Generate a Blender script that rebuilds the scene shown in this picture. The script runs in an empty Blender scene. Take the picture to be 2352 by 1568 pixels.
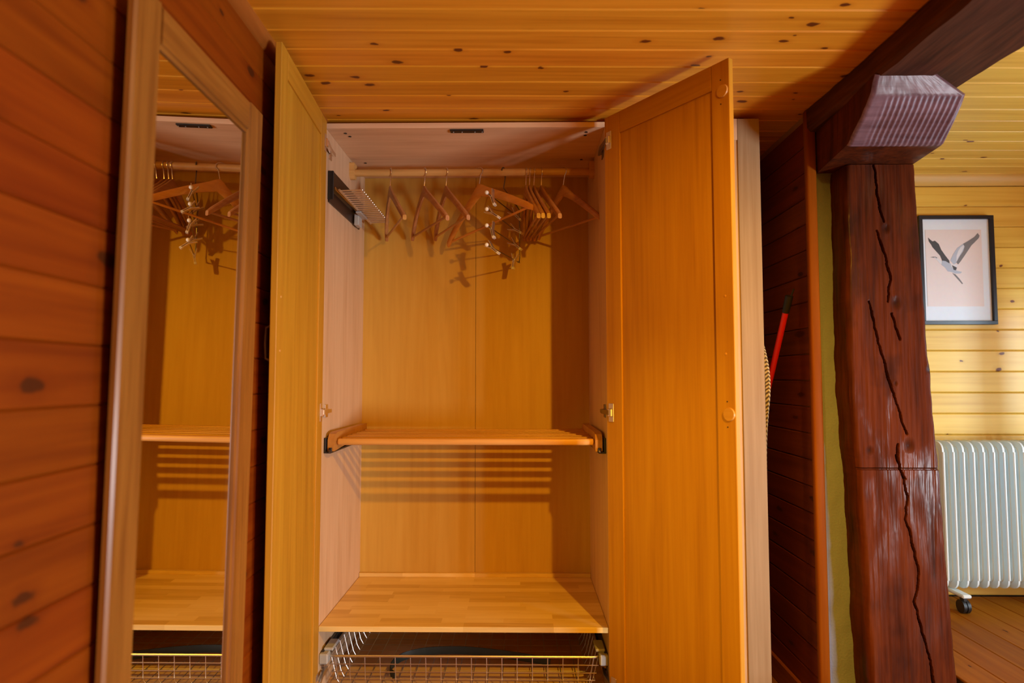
import bpy, bmesh, math, random
from mathutils import Vector, Matrix, noise
random.seed(7)
S = bpy.context.scene
C = S.collection
R = math.radians

# ------------------------------------------------------------------ camera, light, exposure
cam_d = bpy.data.cameras.new('camera')
cam = bpy.data.objects.new('camera', cam_d)
C.objects.link(cam)
yaw, pitch, roll = .0129, .0574, .0004
RM = Matrix.Rotation(yaw, 3, 'Z') @ Matrix.Rotation(pitch, 3, 'X') @ Matrix.Rotation(roll, 3, 'Y')
rx, fy, uz = RM.col[0], RM.col[1], RM.col[2]
CM = Matrix(((rx.x, uz.x, -fy.x), (rx.y, uz.y, -fy.y), (rx.z, uz.z, -fy.z)))
cam.matrix_world = Matrix.Translation((.6725, -2.18, 1.128)) @ CM.to_4x4()
cam_d.sensor_width = 36
cam_d.lens = 1480 / 2352 * 36
cam_d.clip_start = .02
cam_d.dof.use_dof = True
cam_d.dof.focus_distance = 2.25
cam_d.dof.aperture_fstop = 2.2
S.camera = cam

S.view_settings.view_transform = 'Standard'
S.view_settings.look = 'None'
S.view_settings.gamma = 1
S.view_settings.use_curve_mapping = False
S.view_settings.exposure = 0.0
S.cycles.diffuse_bounces = 6
S.cycles.glossy_bounces = 5
S.cycles.max_bounces = 10
S.cycles.sample_clamp_indirect = 6
S.cycles.caustics_reflective = False
S.cycles.caustics_refractive = False

W = bpy.data.worlds.new('world')
S.world = W
W.use_nodes = True
W.node_tree.nodes['Background'].inputs[0].default_value = (.55, .75, 1, 1)
W.node_tree.nodes['Background'].inputs[1].default_value = 1.0

def light(name, kind, loc, energy, color, **kw):
    d = bpy.data.lights.new(name, kind)
    d.energy = energy
    d.color = color
    for k, v in kw.items():
        if k != 'target':
            setattr(d, k, v)
    o = bpy.data.objects.new(name, d)
    C.objects.link(o)
    o.location = loc
    if 'target' in kw:
        o.rotation_euler = (Vector(kw['target']) - Vector(loc)).to_track_quat('-Z', 'Y').to_euler()
    return o

WARM = (1, .5, .03)
# spot lamp under the ceiling, aimed at the wardrobe
light('lamp_light', 'SPOT', (1.415, -1.84, 2.0), 152, WARM, shadow_soft_size=.022, spot_size=R(88), spot_blend=.85,
      target=(.95, -.1, .45))
# added fill spot, standing in for lamp light the mirror throws on the right door
light('door_fill_light', 'SPOT', (.12, -1.8, .95), 64, (1, .62, .06), shadow_soft_size=.05, spot_size=R(42), spot_blend=.9,
      target=(1.17, -.33, .68))
# daylight in the two windows of the right wall
light('window_daylight', 'AREA', (3.46, -2.72, .53), 185, (.86, .93, 1), shape='RECTANGLE', size=1.05, size_y=.62,
      target=(2.46, -2.72, .53))
light('window_daylight', 'AREA', (4.6, -1.77, 1.25), 54, (.68, .86, 1), shape='RECTANGLE', size=.14, size_y=.9,
      target=(2.7, .68, 1.1))
light('window_daylight', 'AREA', (3.5, -.35, 1.0), 22, (.6, .83, 1), shape='RECTANGLE', size=.8, size_y=1.0,
      target=(2.5, -.35, 1.0))

# ------------------------------------------------------------------ materials
def mat(name):
    m = bpy.data.materials.new(name)
    m.use_nodes = True
    nt = m.node_tree
    return m, nt, nt.nodes['Principled BSDF']

def plain(name, col, rough=.5, metal=0, coat=0, bump=0, bscale=60, spec=.5, mottle=.15):
    m, nt, b = mat(name)
    b.inputs['Base Color'].default_value = (*col, 1)
    b.inputs['Roughness'].default_value = rough
    b.inputs['Metallic'].default_value = metal
    b.inputs['Coat Weight'].default_value = coat
    b.inputs['Specular IOR Level'].default_value = spec
    N, L = nt.nodes, nt.links
    tc = N.new('ShaderNodeTexCoord')
    n = N.new('ShaderNodeTexNoise')
    n.inputs['Scale'].default_value = bscale
    n.inputs['Detail'].default_value = 4
    L.new(tc.outputs['Object'], n.inputs['Vector'])
    mx = N.new('ShaderNodeMix'); mx.data_type = 'RGBA'; mx.blend_type = 'MULTIPLY'
    mx.inputs[0].default_value = mottle
    mx.inputs[6].default_value = (*col, 1)
    L.new(n.outputs['Color'], mx.inputs[7])
    hs = N.new('ShaderNodeMix'); hs.data_type = 'RGBA'
    hs.inputs[0].default_value = .8 if bump else .5
    hs.inputs[6].default_value = (*col, 1)
    L.new(mx.outputs[2], hs.inputs[7])
    L.new(hs.outputs[2], b.inputs['Base Color'])
    if bump:
        bp = N.new('ShaderNodeBump'); bp.inputs['Strength'].default_value = bump
        bp.inputs['Distance'].default_value = .003
        L.new(n.outputs['Fac'], bp.inputs['Height'])
        L.new(bp.outputs['Normal'], b.inputs['Normal'])
    return m

def wood(name, light_c, mid_c, dark_c, axis=2, along=1.6, fine=70, broad=14, rough=.42, coat=.0, var=.12,
         knots=0, kdens=.5, kcol=(.06, .012, .002), ksize=.22, bump=.08, kalong=3.2, kacross=11., attr=False, spec=.35, patchy=0):
    m, nt, b = mat(name)
    N, L = nt.nodes, nt.links
    tc = N.new('ShaderNodeTexCoord')
    oi = N.new('ShaderNodeObjectInfo')
    mul = N.new('ShaderNodeVectorMath'); mul.operation = 'SCALE'
    mul.inputs[0].default_value = (37.1, 53.7, 71.3)
    L.new(oi.outputs['Random'], mul.inputs['Scale'])
    add = N.new('ShaderNodeVectorMath'); add.operation = 'ADD'
    L.new(tc.outputs['Object'], add.inputs[0])
    L.new(mul.outputs[0], add.inputs[1])

    def mapped(a, c):
        mp = N.new('ShaderNodeVectorMath'); mp.operation = 'MULTIPLY'
        v = [c, c, c]; v[axis] = a
        mp.inputs[1].default_value = v
        L.new(add.outputs[0], mp.inputs[0])
        return mp.outputs[0]

    def nz(vec, detail, dist, rg=.55):
        n = N.new('ShaderNodeTexNoise')
        n.inputs['Scale'].default_value = 1
        n.inputs['Detail'].default_value = detail
        n.inputs['Roughness'].default_value = rg
        n.inputs['Distortion'].default_value = dist
        L.new(vec, n.inputs['Vector'])
        return n.outputs['Fac']

    def math_(op, a, bb, clamp=False):
        q = N.new('ShaderNodeMath'); q.operation = op; q.use_clamp = clamp
        for i, v in enumerate((a, bb)):
            if isinstance(v, (int, float)):
                q.inputs[i].default_value = v
            else:
                L.new(v, q.inputs[i])
        return q.outputs[0]

    n1 = nz(mapped(along * 2, fine), 4, .2)
    n2 = nz(mapped(along * .55, broad), 5, 1.1)
    n3 = nz(mapped(along * .2, broad * .35), 3, .5)
    # rings: sine of a stretched noise gives the cathedral figure
    ring = math_('SINE', math_('MULTIPLY', n3, 60), 0)
    f = math_('ADD', math_('MULTIPLY', n1, .45), math_('MULTIPLY', n2, .55))
    f = math_('ADD', f, math_('MULTIPLY', ring, .035))
    cr = N.new('ShaderNodeValToRGB')
    cr.color_ramp.elements[0].position = .3
    cr.color_ramp.elements[0].color = (*dark_c, 1)
    cr.color_ramp.elements[1].position = .7
    cr.color_ramp.elements[1].color = (*light_c, 1)
    e = cr.color_ramp.elements.new(.5)
    e.color = (*mid_c, 1)
    L.new(f, cr.inputs[0])
    col = cr.outputs[0]
    hv = N.new('ShaderNodeHueSaturation')
    L.new(col, hv.inputs['Color'])
    L.new(math_('ADD', math_('MULTIPLY', oi.outputs['Random'], 2 * var), 1 - var), hv.inputs['Value'])
    L.new(math_('ADD', math_('MULTIPLY', math_('FRACT', math_('MULTIPLY', oi.outputs['Random'], 17.3), 0), var * .12),
                .5 - var * .06), hv.inputs['Hue'])
    col = hv.outputs[0]
    if knots:
        vo = N.new('ShaderNodeTexVoronoi')
        vo.voronoi_dimensions = '2D'
        vo.inputs['Scale'].default_value = 1
        vo.inputs['Randomness'].default_value = 1
        # wobble the coordinates a little so knots are not perfect ellipses
        wv = N.new('ShaderNodeVectorMath'); wv.operation = 'ADD'
        nn = N.new('ShaderNodeTexNoise'); nn.inputs['Scale'].default_value = 40
        L.new(add.outputs[0], nn.inputs['Vector'])
        sc = N.new('ShaderNodeVectorMath'); sc.operation = 'SCALE'; sc.inputs['Scale'].default_value = .12
        L.new(nn.outputs['Color'], sc.inputs[0])
        sp = N.new('ShaderNodeSeparateXYZ'); cb = N.new('ShaderNodeCombineXYZ')
        L.new(mapped(kalong, kacross), sp.inputs[0])
        L.new(sp.outputs[axis], cb.inputs[0])
        L.new(sp.outputs[(1, 0, 0)[axis]], cb.inputs[1])
        L.new(cb.outputs[0], wv.inputs[0])
        L.new(sc.outputs[0], wv.inputs[1])
        L.new(wv.outputs[0], vo.inputs['Vector'])
        sx = N.new('ShaderNodeSeparateColor')
        L.new(vo.outputs['Color'], sx.inputs[0])
        keep = math_('LESS_THAN', sx.outputs[0], kdens)
        size = math_('MULTIPLY', math_('ADD', sx.outputs[1], .35), ksize)
        q = math_('DIVIDE', vo.outputs['Distance'], size)
        core = N.new('ShaderNodeMapRange'); core.interpolation_type = 'SMOOTHSTEP'
        L.new(q, core.inputs[0]); core.inputs[1].default_value = .28; core.inputs[2].default_value = .5
        core.inputs[3].default_value = 1; core.inputs[4].default_value = 0
        halo = N.new('ShaderNodeMapRange'); halo.interpolation_type = 'SMOOTHSTEP'
        L.new(q, halo.inputs[0]); halo.inputs[1].default_value = .3; halo.inputs[2].default_value = 1.2
        halo.inputs[3].default_value = .5; halo.inputs[4].default_value = 0
        for msk, c in ((halo.outputs[0], dark_c), (core.outputs[0], kcol)):
            mx = N.new('ShaderNodeMix'); mx.data_type = 'RGBA'
            L.new(math_('MULTIPLY', msk, keep), mx.inputs[0])
            L.new(col, mx.inputs[6]); mx.inputs[7].default_value = (*c, 1)
            col = mx.outputs[2]
    if attr:
        at = N.new('ShaderNodeAttribute'); at.attribute_name = 'grime'
        mx = N.new('ShaderNodeMix'); mx.data_type = 'RGBA'
        L.new(at.outputs['Fac'], mx.inputs[0])
        L.new(col, mx.inputs[6]); mx.inputs[7].default_value = (*kcol, 1)
        col = mx.outputs[2]
    L.new(col, b.inputs['Base Color'])
    b.inputs['Roughness'].default_value = rough
    b.inputs['Coat Weight'].default_value = coat
    b.inputs['Coat Roughness'].default_value = .18
    b.inputs['Specular IOR Level'].default_value = spec
    if patchy:
        mr_ = N.new('ShaderNodeMapRange'); mr_.interpolation_type = 'SMOOTHSTEP'
        L.new(nz(mapped(2.5, 9), 4, .6), mr_.inputs[0])
        mr_.inputs[1].default_value = .46; mr_.inputs[2].default_value = .66
        mr_.inputs[3].default_value = 0; mr_.inputs[4].default_value = patchy
        L.new(mr_.outputs[0], b.inputs['Coat Weight'])
        b.inputs['Coat Roughness'].default_value = .24
    bp = N.new('ShaderNodeBump')
    bp.inputs['Strength'].default_value = bump
    bp.inputs['Distance'].default_value = .002
    L.new(n1, bp.inputs['Height'])
    L.new(bp.outputs['Normal'], b.inputs['Normal'])
    return m

def staves(name, cols, sx, sy, axis_long=0, rough=.4):
    """glued butcher-block board: brick pattern of staves, grain along each"""
    m, nt, b = mat(name)
    N, L = nt.nodes, nt.links
    tc = N.new('ShaderNodeTexCoord')
    mp = N.new('ShaderNodeMapping')
    if axis_long == 1:
        mp.inputs['Rotation'].default_value = (0, 0, R(90))
    L.new(tc.outputs['Object'], mp.inputs['Vector'])
    br = N.new('ShaderNodeTexBrick')
    br.offset = .37; br.offset_frequency = 2; br.squash = .7; br.squash_frequency = 3
    br.inputs['Color1'].default_value = (0, 0, 0, 1)
    br.inputs['Color2'].default_value = (1, 1, 1, 1)
    br.inputs['Scale'].default_value = 1
    br.inputs['Mortar Size'].default_value = 0
    br.inputs['Bias'].default_value = 0
    br.inputs['Brick Width'].default_value = sx
    br.inputs['Row Height'].default_value = sy
    L.new(mp.outputs[0], br.inputs['Vector'])
    st = N.new('ShaderNodeVectorMath'); st.operation = 'MULTIPLY'
    st.inputs[1].default_value = (5, 55, 55)
    L.new(mp.outputs[0], st.inputs[0])
    ad = N.new('ShaderNodeVectorMath'); ad.operation = 'ADD'
    ms = N.new('ShaderNodeVectorMath'); ms.operation = 'SCALE'; ms.inputs['Scale'].default_value = 30
    L.new(br.outputs['Color'], ms.inputs[0])
    L.new(st.outputs[0], ad.inputs[0]); L.new(ms.outputs[0], ad.inputs[1])
    n = N.new('ShaderNodeTexNoise'); n.inputs['Scale'].default_value = 1; n.inputs['Detail'].default_value = 5
    n.inputs['Distortion'].default_value = .8
    L.new(ad.outputs[0], n.inputs['Vector'])
    mx = N.new('ShaderNodeMix'); mx.inputs[0].default_value = .5
    sep = N.new('ShaderNodeSeparateColor'); L.new(br.outputs['Color'], sep.inputs[0])
    L.new(sep.outputs[0], mx.inputs[2]); L.new(n.outputs['Fac'], mx.inputs[3])
    cr = N.new('ShaderNodeValToRGB')
    el = cr.color_ramp.elements
    el[0].position = .18; el[0].color = (*cols[0], 1)
    el[1].position = .85; el[1].color = (*cols[2], 1)
    e = el.new(.5); e.color = (*cols[1], 1)
    L.new(mx.outputs[0], cr.inputs[0])
    L.new(cr.outputs[0], b.inputs['Base Color'])
    b.inputs['Roughness'].default_value = rough
    b.inputs['Coat Weight'].default_value = .15
    b.inputs['Coat Roughness'].default_value = .2
    return m

M = {}
def oak(ax, nm, k=1., sat=1.):
    def c(r, g, b): return (r * k, g * k * sat, b * k * sat * sat)
    return wood(nm, c(.66, .46, .28), c(.6, .4, .235), c(.5, .31, .17), axis=ax, fine=50, broad=9, rough=.5,
                var=.04, bump=.03)
M['oak_z'] = oak(2, 'oak veneer upright')
M['oak_x'] = oak(0, 'oak veneer lengthwise', 1.2)  # lightened: light missing on the top panel's underside is put into the colour
def golden(ax, nm):
    return wood(nm, (.54, .28, .022), (.48, .232, .014), (.39, .175, .01), axis=ax, fine=95, broad=16, rough=.5, var=.04, bump=.05)
M['door_z'] = golden(2, 'golden oak door veneer')
M['door_x'] = golden(0, 'golden oak door veneer across')
M['back'] = wood('beech foil back panel', (.58, .36, .075), (.545, .325, .06), (.49, .28, .048), axis=2, fine=60, broad=10,
                 rough=.55, var=.008, bump=.02)
M['rod'] = wood('beech rail', (.66, .40, .14), (.58, .33, .1), (.46, .24, .06), axis=0, fine=120, rough=.4, var=.05)
M['block'] = staves('beech butcher block', ((.6, .38, .11), (.78, .56, .21), (.9, .7, .34)), .3, .04)
M['slat'] = wood('beech slat', (.66, .38, .11), (.58, .31, .08), (.46, .22, .045), axis=0, fine=80, rough=.4, var=.1)
M['slat_y'] = staves('beech side rail blocks', ((.4, .17, .035), (.52, .25, .06), (.62, .33, .09)), .16, .05, axis_long=1)
M['ceil'] = wood('varnished pine ceiling', (.8, .345, .026), (.7, .275, .016), (.54, .18, .008), axis=0, along=1.2, fine=60,
                 broad=18, rough=.4, coat=.12, var=.07, knots=1, kdens=.5, ksize=.18, kalong=5.5, kacross=10., spec=.25, kcol=(.13, .03, .004))
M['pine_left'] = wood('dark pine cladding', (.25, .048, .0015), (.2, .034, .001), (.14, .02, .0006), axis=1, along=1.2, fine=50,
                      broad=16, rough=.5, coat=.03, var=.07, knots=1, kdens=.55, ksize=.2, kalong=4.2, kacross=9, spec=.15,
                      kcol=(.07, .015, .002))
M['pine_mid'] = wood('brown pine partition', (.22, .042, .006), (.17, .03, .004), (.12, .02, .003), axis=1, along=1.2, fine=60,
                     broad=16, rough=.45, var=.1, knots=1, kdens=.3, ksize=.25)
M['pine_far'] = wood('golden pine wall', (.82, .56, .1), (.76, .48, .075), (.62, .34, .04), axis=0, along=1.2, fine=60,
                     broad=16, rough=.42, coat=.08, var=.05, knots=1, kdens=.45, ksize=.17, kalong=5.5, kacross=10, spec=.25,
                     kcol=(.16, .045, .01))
M['pine_side'] = wood('golden pine side wall', (.8, .5, .1), (.74, .43, .075), (.6, .31, .04), axis=1, along=1.2, fine=50, broad=12, rough=.45, spec=.25)
M['floor'] = wood('pine floorboards', (.34, .12, .008), (.27, .088, .005), (.2, .055, .003), axis=1, fine=50, broad=12,
                  rough=.5, coat=.0, var=.08, knots=1, kdens=.25, spec=.12, ksize=.15)
M['timber'] = wood('old stained timber', (.135, .03, .006), (.085, .017, .0035), (.03, .007, .0025), axis=2, along=2.4, fine=70,
                   broad=9, rough=.62, coat=.07, var=.02, bump=.35, spec=.06, patchy=.34, kcol=(.012, .004, .003), attr=True)
M['timber_c'] = wood('worn daylit grooved timber', (.24, .14, .17), (.17, .095, .115), (.08, .036, .045), axis=0, along=3, fine=90,  # bluish daylight sheen on the sloping end is put into this colour
                   broad=14, rough=.42, coat=.08, var=.02, bump=.25, spec=.3, kcol=(.012, .004, .003))
M['timber_y'] = wood('old stained beam', (.12, .04, .018), (.075, .024, .012), (.03, .01, .006), axis=1, along=3, fine=90,
                     broad=14, rough=.6, coat=.02, var=.02, bump=.25, spec=.08, kcol=(.012, .004, .003), attr=True)
M['mirror_z'] = wood('brown pine frame', (.31, .125, .018), (.25, .093, .012), (.16, .05, .006), axis=2, along=2, fine=70,
                     broad=22, rough=.4, coat=.15, var=.04, knots=1, kdens=.2, ksize=.3, kcol=(.09, .03, .012))
M['mirror_y'] = wood('brown pine frame rail', (.31, .125, .018), (.25, .093, .012), (.16, .05, .006), axis=1, along=2, fine=70,
                     broad=22, rough=.4, coat=.15, var=.04)
M['trim'] = wood('orange pine trim', (.27, .085, .005), (.22, .063, .003), (.16, .042, .002), axis=2, fine=60, broad=12, rough=.5, spec=.05)
M['trim_y'] = wood('pine cornice', (.34, .1, .018), (.26, .07, .01), (.2, .045, .006), axis=1, fine=60, broad=12, rough=.4)
M['trim_x'] = wood('golden cornice', (.75, .48, .1), (.68, .42, .075), (.55, .31, .04), axis=0, fine=60, broad=12, rough=.4)
M['hanger'] = wood('hanger wood', (.5, .25, .095), (.42, .19, .065), (.33, .135, .04), axis=0, along=4, fine=90, broad=25, rough=.35,
                   coat=.3, var=.08)
M['hanger_o'] = wood('honey hanger wood', (.66, .3, .05), (.58, .24, .035), (.46, .17, .02), axis=0, along=4, fine=90, broad=25,
                     rough=.35, coat=.3, var=.04)
M['groove'] = plain('dark groove', (.05, .018, .006), .8)
M['groove_l'] = plain('pale tongue', (.45, .26, .1), .6)
M['chrome'] = plain('polished steel', (.9, .89, .87), .24, 1, mottle=.03)
M['wire'] = plain('satin steel wire', (.8, .77, .73), .38, 1)
M['dwire'] = plain('dark steel wire', (.25, .22, .19), .35, 1)
M['clip'] = plain('nickel clip steel', (.85, .8, .72), .32, .9)
M['brass'] = plain('brassy slide', (.6, .42, .16), .3, 1)
M['black'] = plain('black plastic', (.012, .011, .01), .4)
M['brown_pl'] = plain('dark brown plastic', (.03, .014, .008), .42)
M['grey'] = plain('grey plastic', (.42, .42, .4), .45)
M['white'] = plain('white plastic', (.85, .85, .82), .3)
M['rad'] = plain('cream enamel', (.72, .81, .82), .3, 0, .3, bscale=8, mottle=.04)
M['red'] = plain('red painted metal', (.55, .012, .008), .3, 0, .2)
M['plaster'] = plain('grey plaster', (.21, .24, .34), .9, bump=.6, bscale=140)
M['frame_k'] = plain('black picture frame', (.012, .012, .016), .35)
M['matte'] = plain('white mat board', (.76, .83, .89), .7)
M['print'] = plain('pale pink print', (.78, .68, .64), .6)
M['ink_d'] = plain('dark grey ink', (.06, .055, .055), .6)
M['ink_m'] = plain('mid grey ink', (.19, .18, .18), .6)
M['ink_b'] = plain('blue grey ink', (.45, .5, .58), .6)
M['ink_p'] = plain('pale ink', (.72, .72, .74), .6)
M['green'] = plain('dark green webbing', (.014, .02, .014), .6, bump=.3)
M['shade'] = plain('white enamel', (.8, .8, .78), .4)
M['cork'] = wood('plug wood', (.66, .36, .1), (.58, .3, .075), (.5, .24, .05), axis=0, fine=60, rough=.4)

def mirror_mat():
    m, nt, b = mat('mirror glass')
    b.inputs['Base Color'].default_value = (.9, .92, .88, 1)
    b.inputs['Metallic'].default_value = 1
    b.inputs['Roughness'].default_value = .012
    return m
M['mirror'] = mirror_mat()

def fabric_mat():
    m, nt, b = mat('leaf patterned cotton')
    N, L = nt.nodes, nt.links
    tc = N.new('ShaderNodeTexCoord')
    mp = N.new('ShaderNodeMapping')
    mp.inputs['Rotation'].default_value = (R(45), 0, 0)
    L.new(tc.outputs['Object'], mp.inputs['Vector'])
    w = N.new('ShaderNodeTexWave'); w.bands_direction = 'Z'
    w.inputs['Scale'].default_value = 30
    w.inputs['Distortion'].default_value = 3.5
    w.inputs['Detail Scale'].default_value = .7
    L.new(mp.outputs[0], w.inputs['Vector'])
    cr = N.new('ShaderNodeValToRGB'); cr.color_ramp.interpolation = 'CONSTANT'
    cr.color_ramp.elements[0].color = (.62, .5, .26, 1)
    cr.color_ramp.elements[1].position = .5
    cr.color_ramp.elements[1].color = (.12, .08, .04, 1)
    L.new(w.outputs['Fac'], cr.inputs[0])
    L.new(cr.outputs[0], b.inputs['Base Color'])
    b.inputs['Roughness'].default_value = .9
    return m
M['fabric'] = fabric_mat()

# ------------------------------------------------------------------ mesh helpers
class MB:
    def __init__(s):
        s.bm = bmesh.new()
    def box(s, a, b, bev=0, seg=1):
        a, b = Vector(a), Vector(b)
        r = bmesh.ops.create_cube(s.bm, size=1)
        vs = r['verts']
        d = b - a; c = (a + b) / 2
        for v in vs:
            v.co = Vector((v.co.x * d.x, v.co.y * d.y, v.co.z * d.z)) + c
        if bev:
            es = list({e for v in vs for e in v.link_edges})
            bmesh.ops.bevel(s.bm, geom=es, offset=bev, segments=seg, profile=.5, affect='EDGES')
        return s
    def prism(s, pts, axis, a, b):
        """polygon pts in the two other axes (cyclic order), extruded along axis from a to b"""
        o = [i for i in range(3) if i != axis]
        def mk(t):
            vs = []
            for p in pts:
                co = [0, 0, 0]; co[axis] = t; co[o[0]] = p[0]; co[o[1]] = p[1]
                vs.append(s.bm.verts.new(co))
            return vs
        A, B = mk(a), mk(b)
        n = len(pts)
        s.bm.faces.new(A); s.bm.faces.new(B[::-1])
        for i in range(n):
            s.bm.faces.new((A[i], B[i], B[(i + 1) % n], A[(i + 1) % n]))
        return s
    def tube(s, pts, r, n=8, cap=True, flat=None, up=None):
        pts = [Vector(p) for p in pts]
        rr = r if isinstance(r, (list, tuple)) else [r] * len(pts)
        rings = []
        prev = None
        for i, p in enumerate(pts):
            if i == 0: t = pts[1] - p
            elif i == len(pts) - 1: t = p - pts[-2]
            else: t = (pts[i + 1] - p).normalized() + (p - pts[i - 1]).normalized()
            t.normalize()
            if up is not None:
                u = Vector(up)
                u = (u - t * u.dot(t)).normalized()
            elif prev is None:
                u = t.orthogonal().normalized()
            else:
                u = (prev - t * prev.dot(t)).normalized()
            prev = u
            v = t.cross(u)
            ring = []
            for k in range(n):
                a = 2 * math.pi * (k + .5) / n
                ru, rv = (rr[i], rr[i]) if flat is None else (rr[i] * flat[0], rr[i] * flat[1])
                ring.append(s.bm.verts.new(p + u * math.cos(a) * ru + v * math.sin(a) * rv))
            rings.append(ring)
        for A, B in zip(rings, rings[1:]):
            for k in range(n):
                s.bm.faces.new((A[k], A[(k + 1) % n], B[(k + 1) % n], B[k]))
        if cap:
            s.bm.faces.new(rings[0][::-1]); s.bm.faces.new(rings[-1])
        return s
    def ball(s, c, r, seg=12):
        q = bmesh.ops.create_uvsphere(s.bm, u_segments=seg, v_segments=seg // 2 + 2, radius=r)
        for v in q['verts']:
            v.co += Vector(c)
        return s
    def mesh(s, name, smooth=True):
        bmesh.ops.recalc_face_normals(s.bm, faces=s.bm.faces)
        me = bpy.data.meshes.new(name)
        s.bm.to_mesh(me)
        s.bm.free()
        if smooth:
            me.shade_smooth()
            try:
                me.set_sharp_from_angle(angle=R(35))
            except Exception:
                pass
        return me

def wm(o):
    return (wm(o.parent) @ o.matrix_parent_inverse @ o.matrix_basis) if o.parent else o.matrix_basis.copy()

def mk(name, mb, m, parent=None, matrix=None, center=True, smooth=True):
    """link a mesh; geometry given in world (or in 'matrix') coordinates, origin moved to the bbox centre"""
    me = mb.mesh(name, smooth) if isinstance(mb, MB) else mb
    o = bpy.data.objects.new(name, me)
    C.objects.link(o)
    off = Vector((0, 0, 0))
    if center:
        xs = [v.co for v in me.vertices]
        lo = Vector([min(c[i] for c in xs) for i in range(3)])
        hi = Vector([max(c[i] for c in xs) for i in range(3)])
        off = (lo + hi) / 2
        me.transform(Matrix.Translation(-off))
    MW = (matrix if matrix else Matrix()) @ Matrix.Translation(off)
    if m and not me.materials:
        me.materials.append(M[m])
    if parent:
        o.parent = parent
        o.matrix_parent_inverse = wm(parent).inverted()
    o.matrix_basis = MW
    return o

def tag(o, label=None, cat=None, group=None, kind=None):
    if label: o['label'] = label
    if cat: o['category'] = cat
    if group: o['group'] = group
    if kind: o['kind'] = kind
    return o

def thing(name, loc, label, cat, group=None):
    o = bpy.data.objects.new(name, None)
    o.empty_display_size = .1
    C.objects.link(o)
    o.matrix_basis = Matrix.Translation(loc)
    return tag(o, label, cat, group)

def place(name, me, m, parent, MW):
    o = bpy.data.objects.new(name, me)
    C.objects.link(o)
    if m and not me.materials:
        me.materials.append(M[m])
    o.parent = parent
    o.matrix_parent_inverse = wm(parent).inverted()
    o.matrix_basis = MW
    return o

def plank_mesh(length, w, t, axis, ch=.004):
    """board with bevelled long edges; grain along axis 0 or 1; face towards +Z, back at z=-t"""
    h = w / 2
    prof = [(-h, -t), (-h, -ch), (-h + ch, 0), (h - ch, 0), (h, -ch), (h, -t)]
    mb = MB()
    if axis == 0:
        mb.prism(prof, 0, -length / 2, length / 2)
    else:
        mb.prism(prof, 1, -length / 2, length / 2)
    return mb.mesh('plank', smooth=False)

# ------------------------------------------------------------------ the setting
ZC = 2.03
XW = 1.642          # face of the plank partition
YF = .68            # far wall of the next room
ZF2 = .20           # floor of the next room (one step up)

# ceiling: boards running left to right (turned about a degree)
ceiling = mk('ceiling', MB().box((-.25, -4.1, ZC + .008), (3.6, .85, ZC + .05)), 'groove')
tag(ceiling, kind='structure')
rot = Matrix.Rotation(.0194, 4, 'Z')
pm = plank_mesh(2.0, .0953, .006, 0)
pm2 = plank_mesh(1.78, .0953, .006, 0)
flip = Matrix.Rotation(math.pi, 4, 'X')
for k in range(-41, 9):
    yc = -.072 + .0484 + .0967 * k
    for xc, pm_, m_ in ((.79, pm, 'ceil'), (2.685, pm2, 'pine_far')):  # right boards a yellower pine, with the daylight tone put into the colour
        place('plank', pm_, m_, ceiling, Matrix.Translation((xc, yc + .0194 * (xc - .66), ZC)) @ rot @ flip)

# left wall: boards running away from the camera
ang = math.atan(.03)
def wl(y): return -.022 - .03 * y
wrot = Matrix.Rotation(ang, 4, 'Z')
wall_left = mk('wall_left', MB().box((-.06, -2.35, 0), (-.008, 2.35, ZC + .008)), 'groove',
               matrix=Matrix.Translation((wl(-1.75), -1.75, 0)) @ wrot)
tag(wall_left, kind='structure')
pm = plank_mesh(4.7, .0913, .007, 1, .0028)
faceX = Matrix.Rotation(R(90), 4, 'Y')      # +Z face -> +X
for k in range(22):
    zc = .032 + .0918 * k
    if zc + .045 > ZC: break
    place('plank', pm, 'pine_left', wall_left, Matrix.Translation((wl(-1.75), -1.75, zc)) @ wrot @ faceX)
c = mk('trim_1', MB().prism([(0, 0), (.022, 0), (.022, -.006), (.008, -.03), (0, -.034)], 1, -2.35, 2.3), 'trim_y',
       matrix=Matrix.Translation((wl(-1.75), -1.75, ZC)) @ wrot)
tag(c, kind='structure')

# partition right of the wardrobes
wall_mid = mk('wall_middle', MB().box((XW + .008, -.03, 0), (XW + .02, .62, ZC)), 'groove_l')
tag(wall_mid, kind='structure')
pm = plank_mesh(.64, .0868, .0075, 1, .003)
pm_t = Matrix.Rotation(R(-90), 4, 'Y')
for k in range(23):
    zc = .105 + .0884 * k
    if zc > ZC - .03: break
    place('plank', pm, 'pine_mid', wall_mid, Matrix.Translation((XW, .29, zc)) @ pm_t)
tag(mk('baseboard_middle', MB().box((XW - .014, -.028, 0), (XW, .6, .083), .003), 'trim_y'), kind='structure')
tag(mk('trim_2', MB().box((XW - .012, -.052, 0), (XW + .022, -.026, ZC), .008, 3), 'trim'), kind='structure')
# rough plaster end of the old wall behind the post
bm = bmesh.new()
bmesh.ops.create_grid(bm, x_segments=12, y_segments=90, size=1)
for v in bm.verts:
    x = XW + .02 + (v.co.x + 1) / 2 * .09
    z = (v.co.y + 1) / 2 * ZC
    v.co = (x, -.03 + .004 * noise.noise((x * 30, 0, z * 25)), z)
mb = MB(); mb.bm.free(); mb.bm = bm
w = mk('wall_end', mb, 'plaster'); tag(w, kind='structure')
tag(mk('wall_inner', MB().box((XW + .021, .08, 0), (1.94, YF, ZC)).box((XW + .021, -.022, 0), (1.7, .08, ZC)), 'plaster'), kind='structure')

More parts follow.
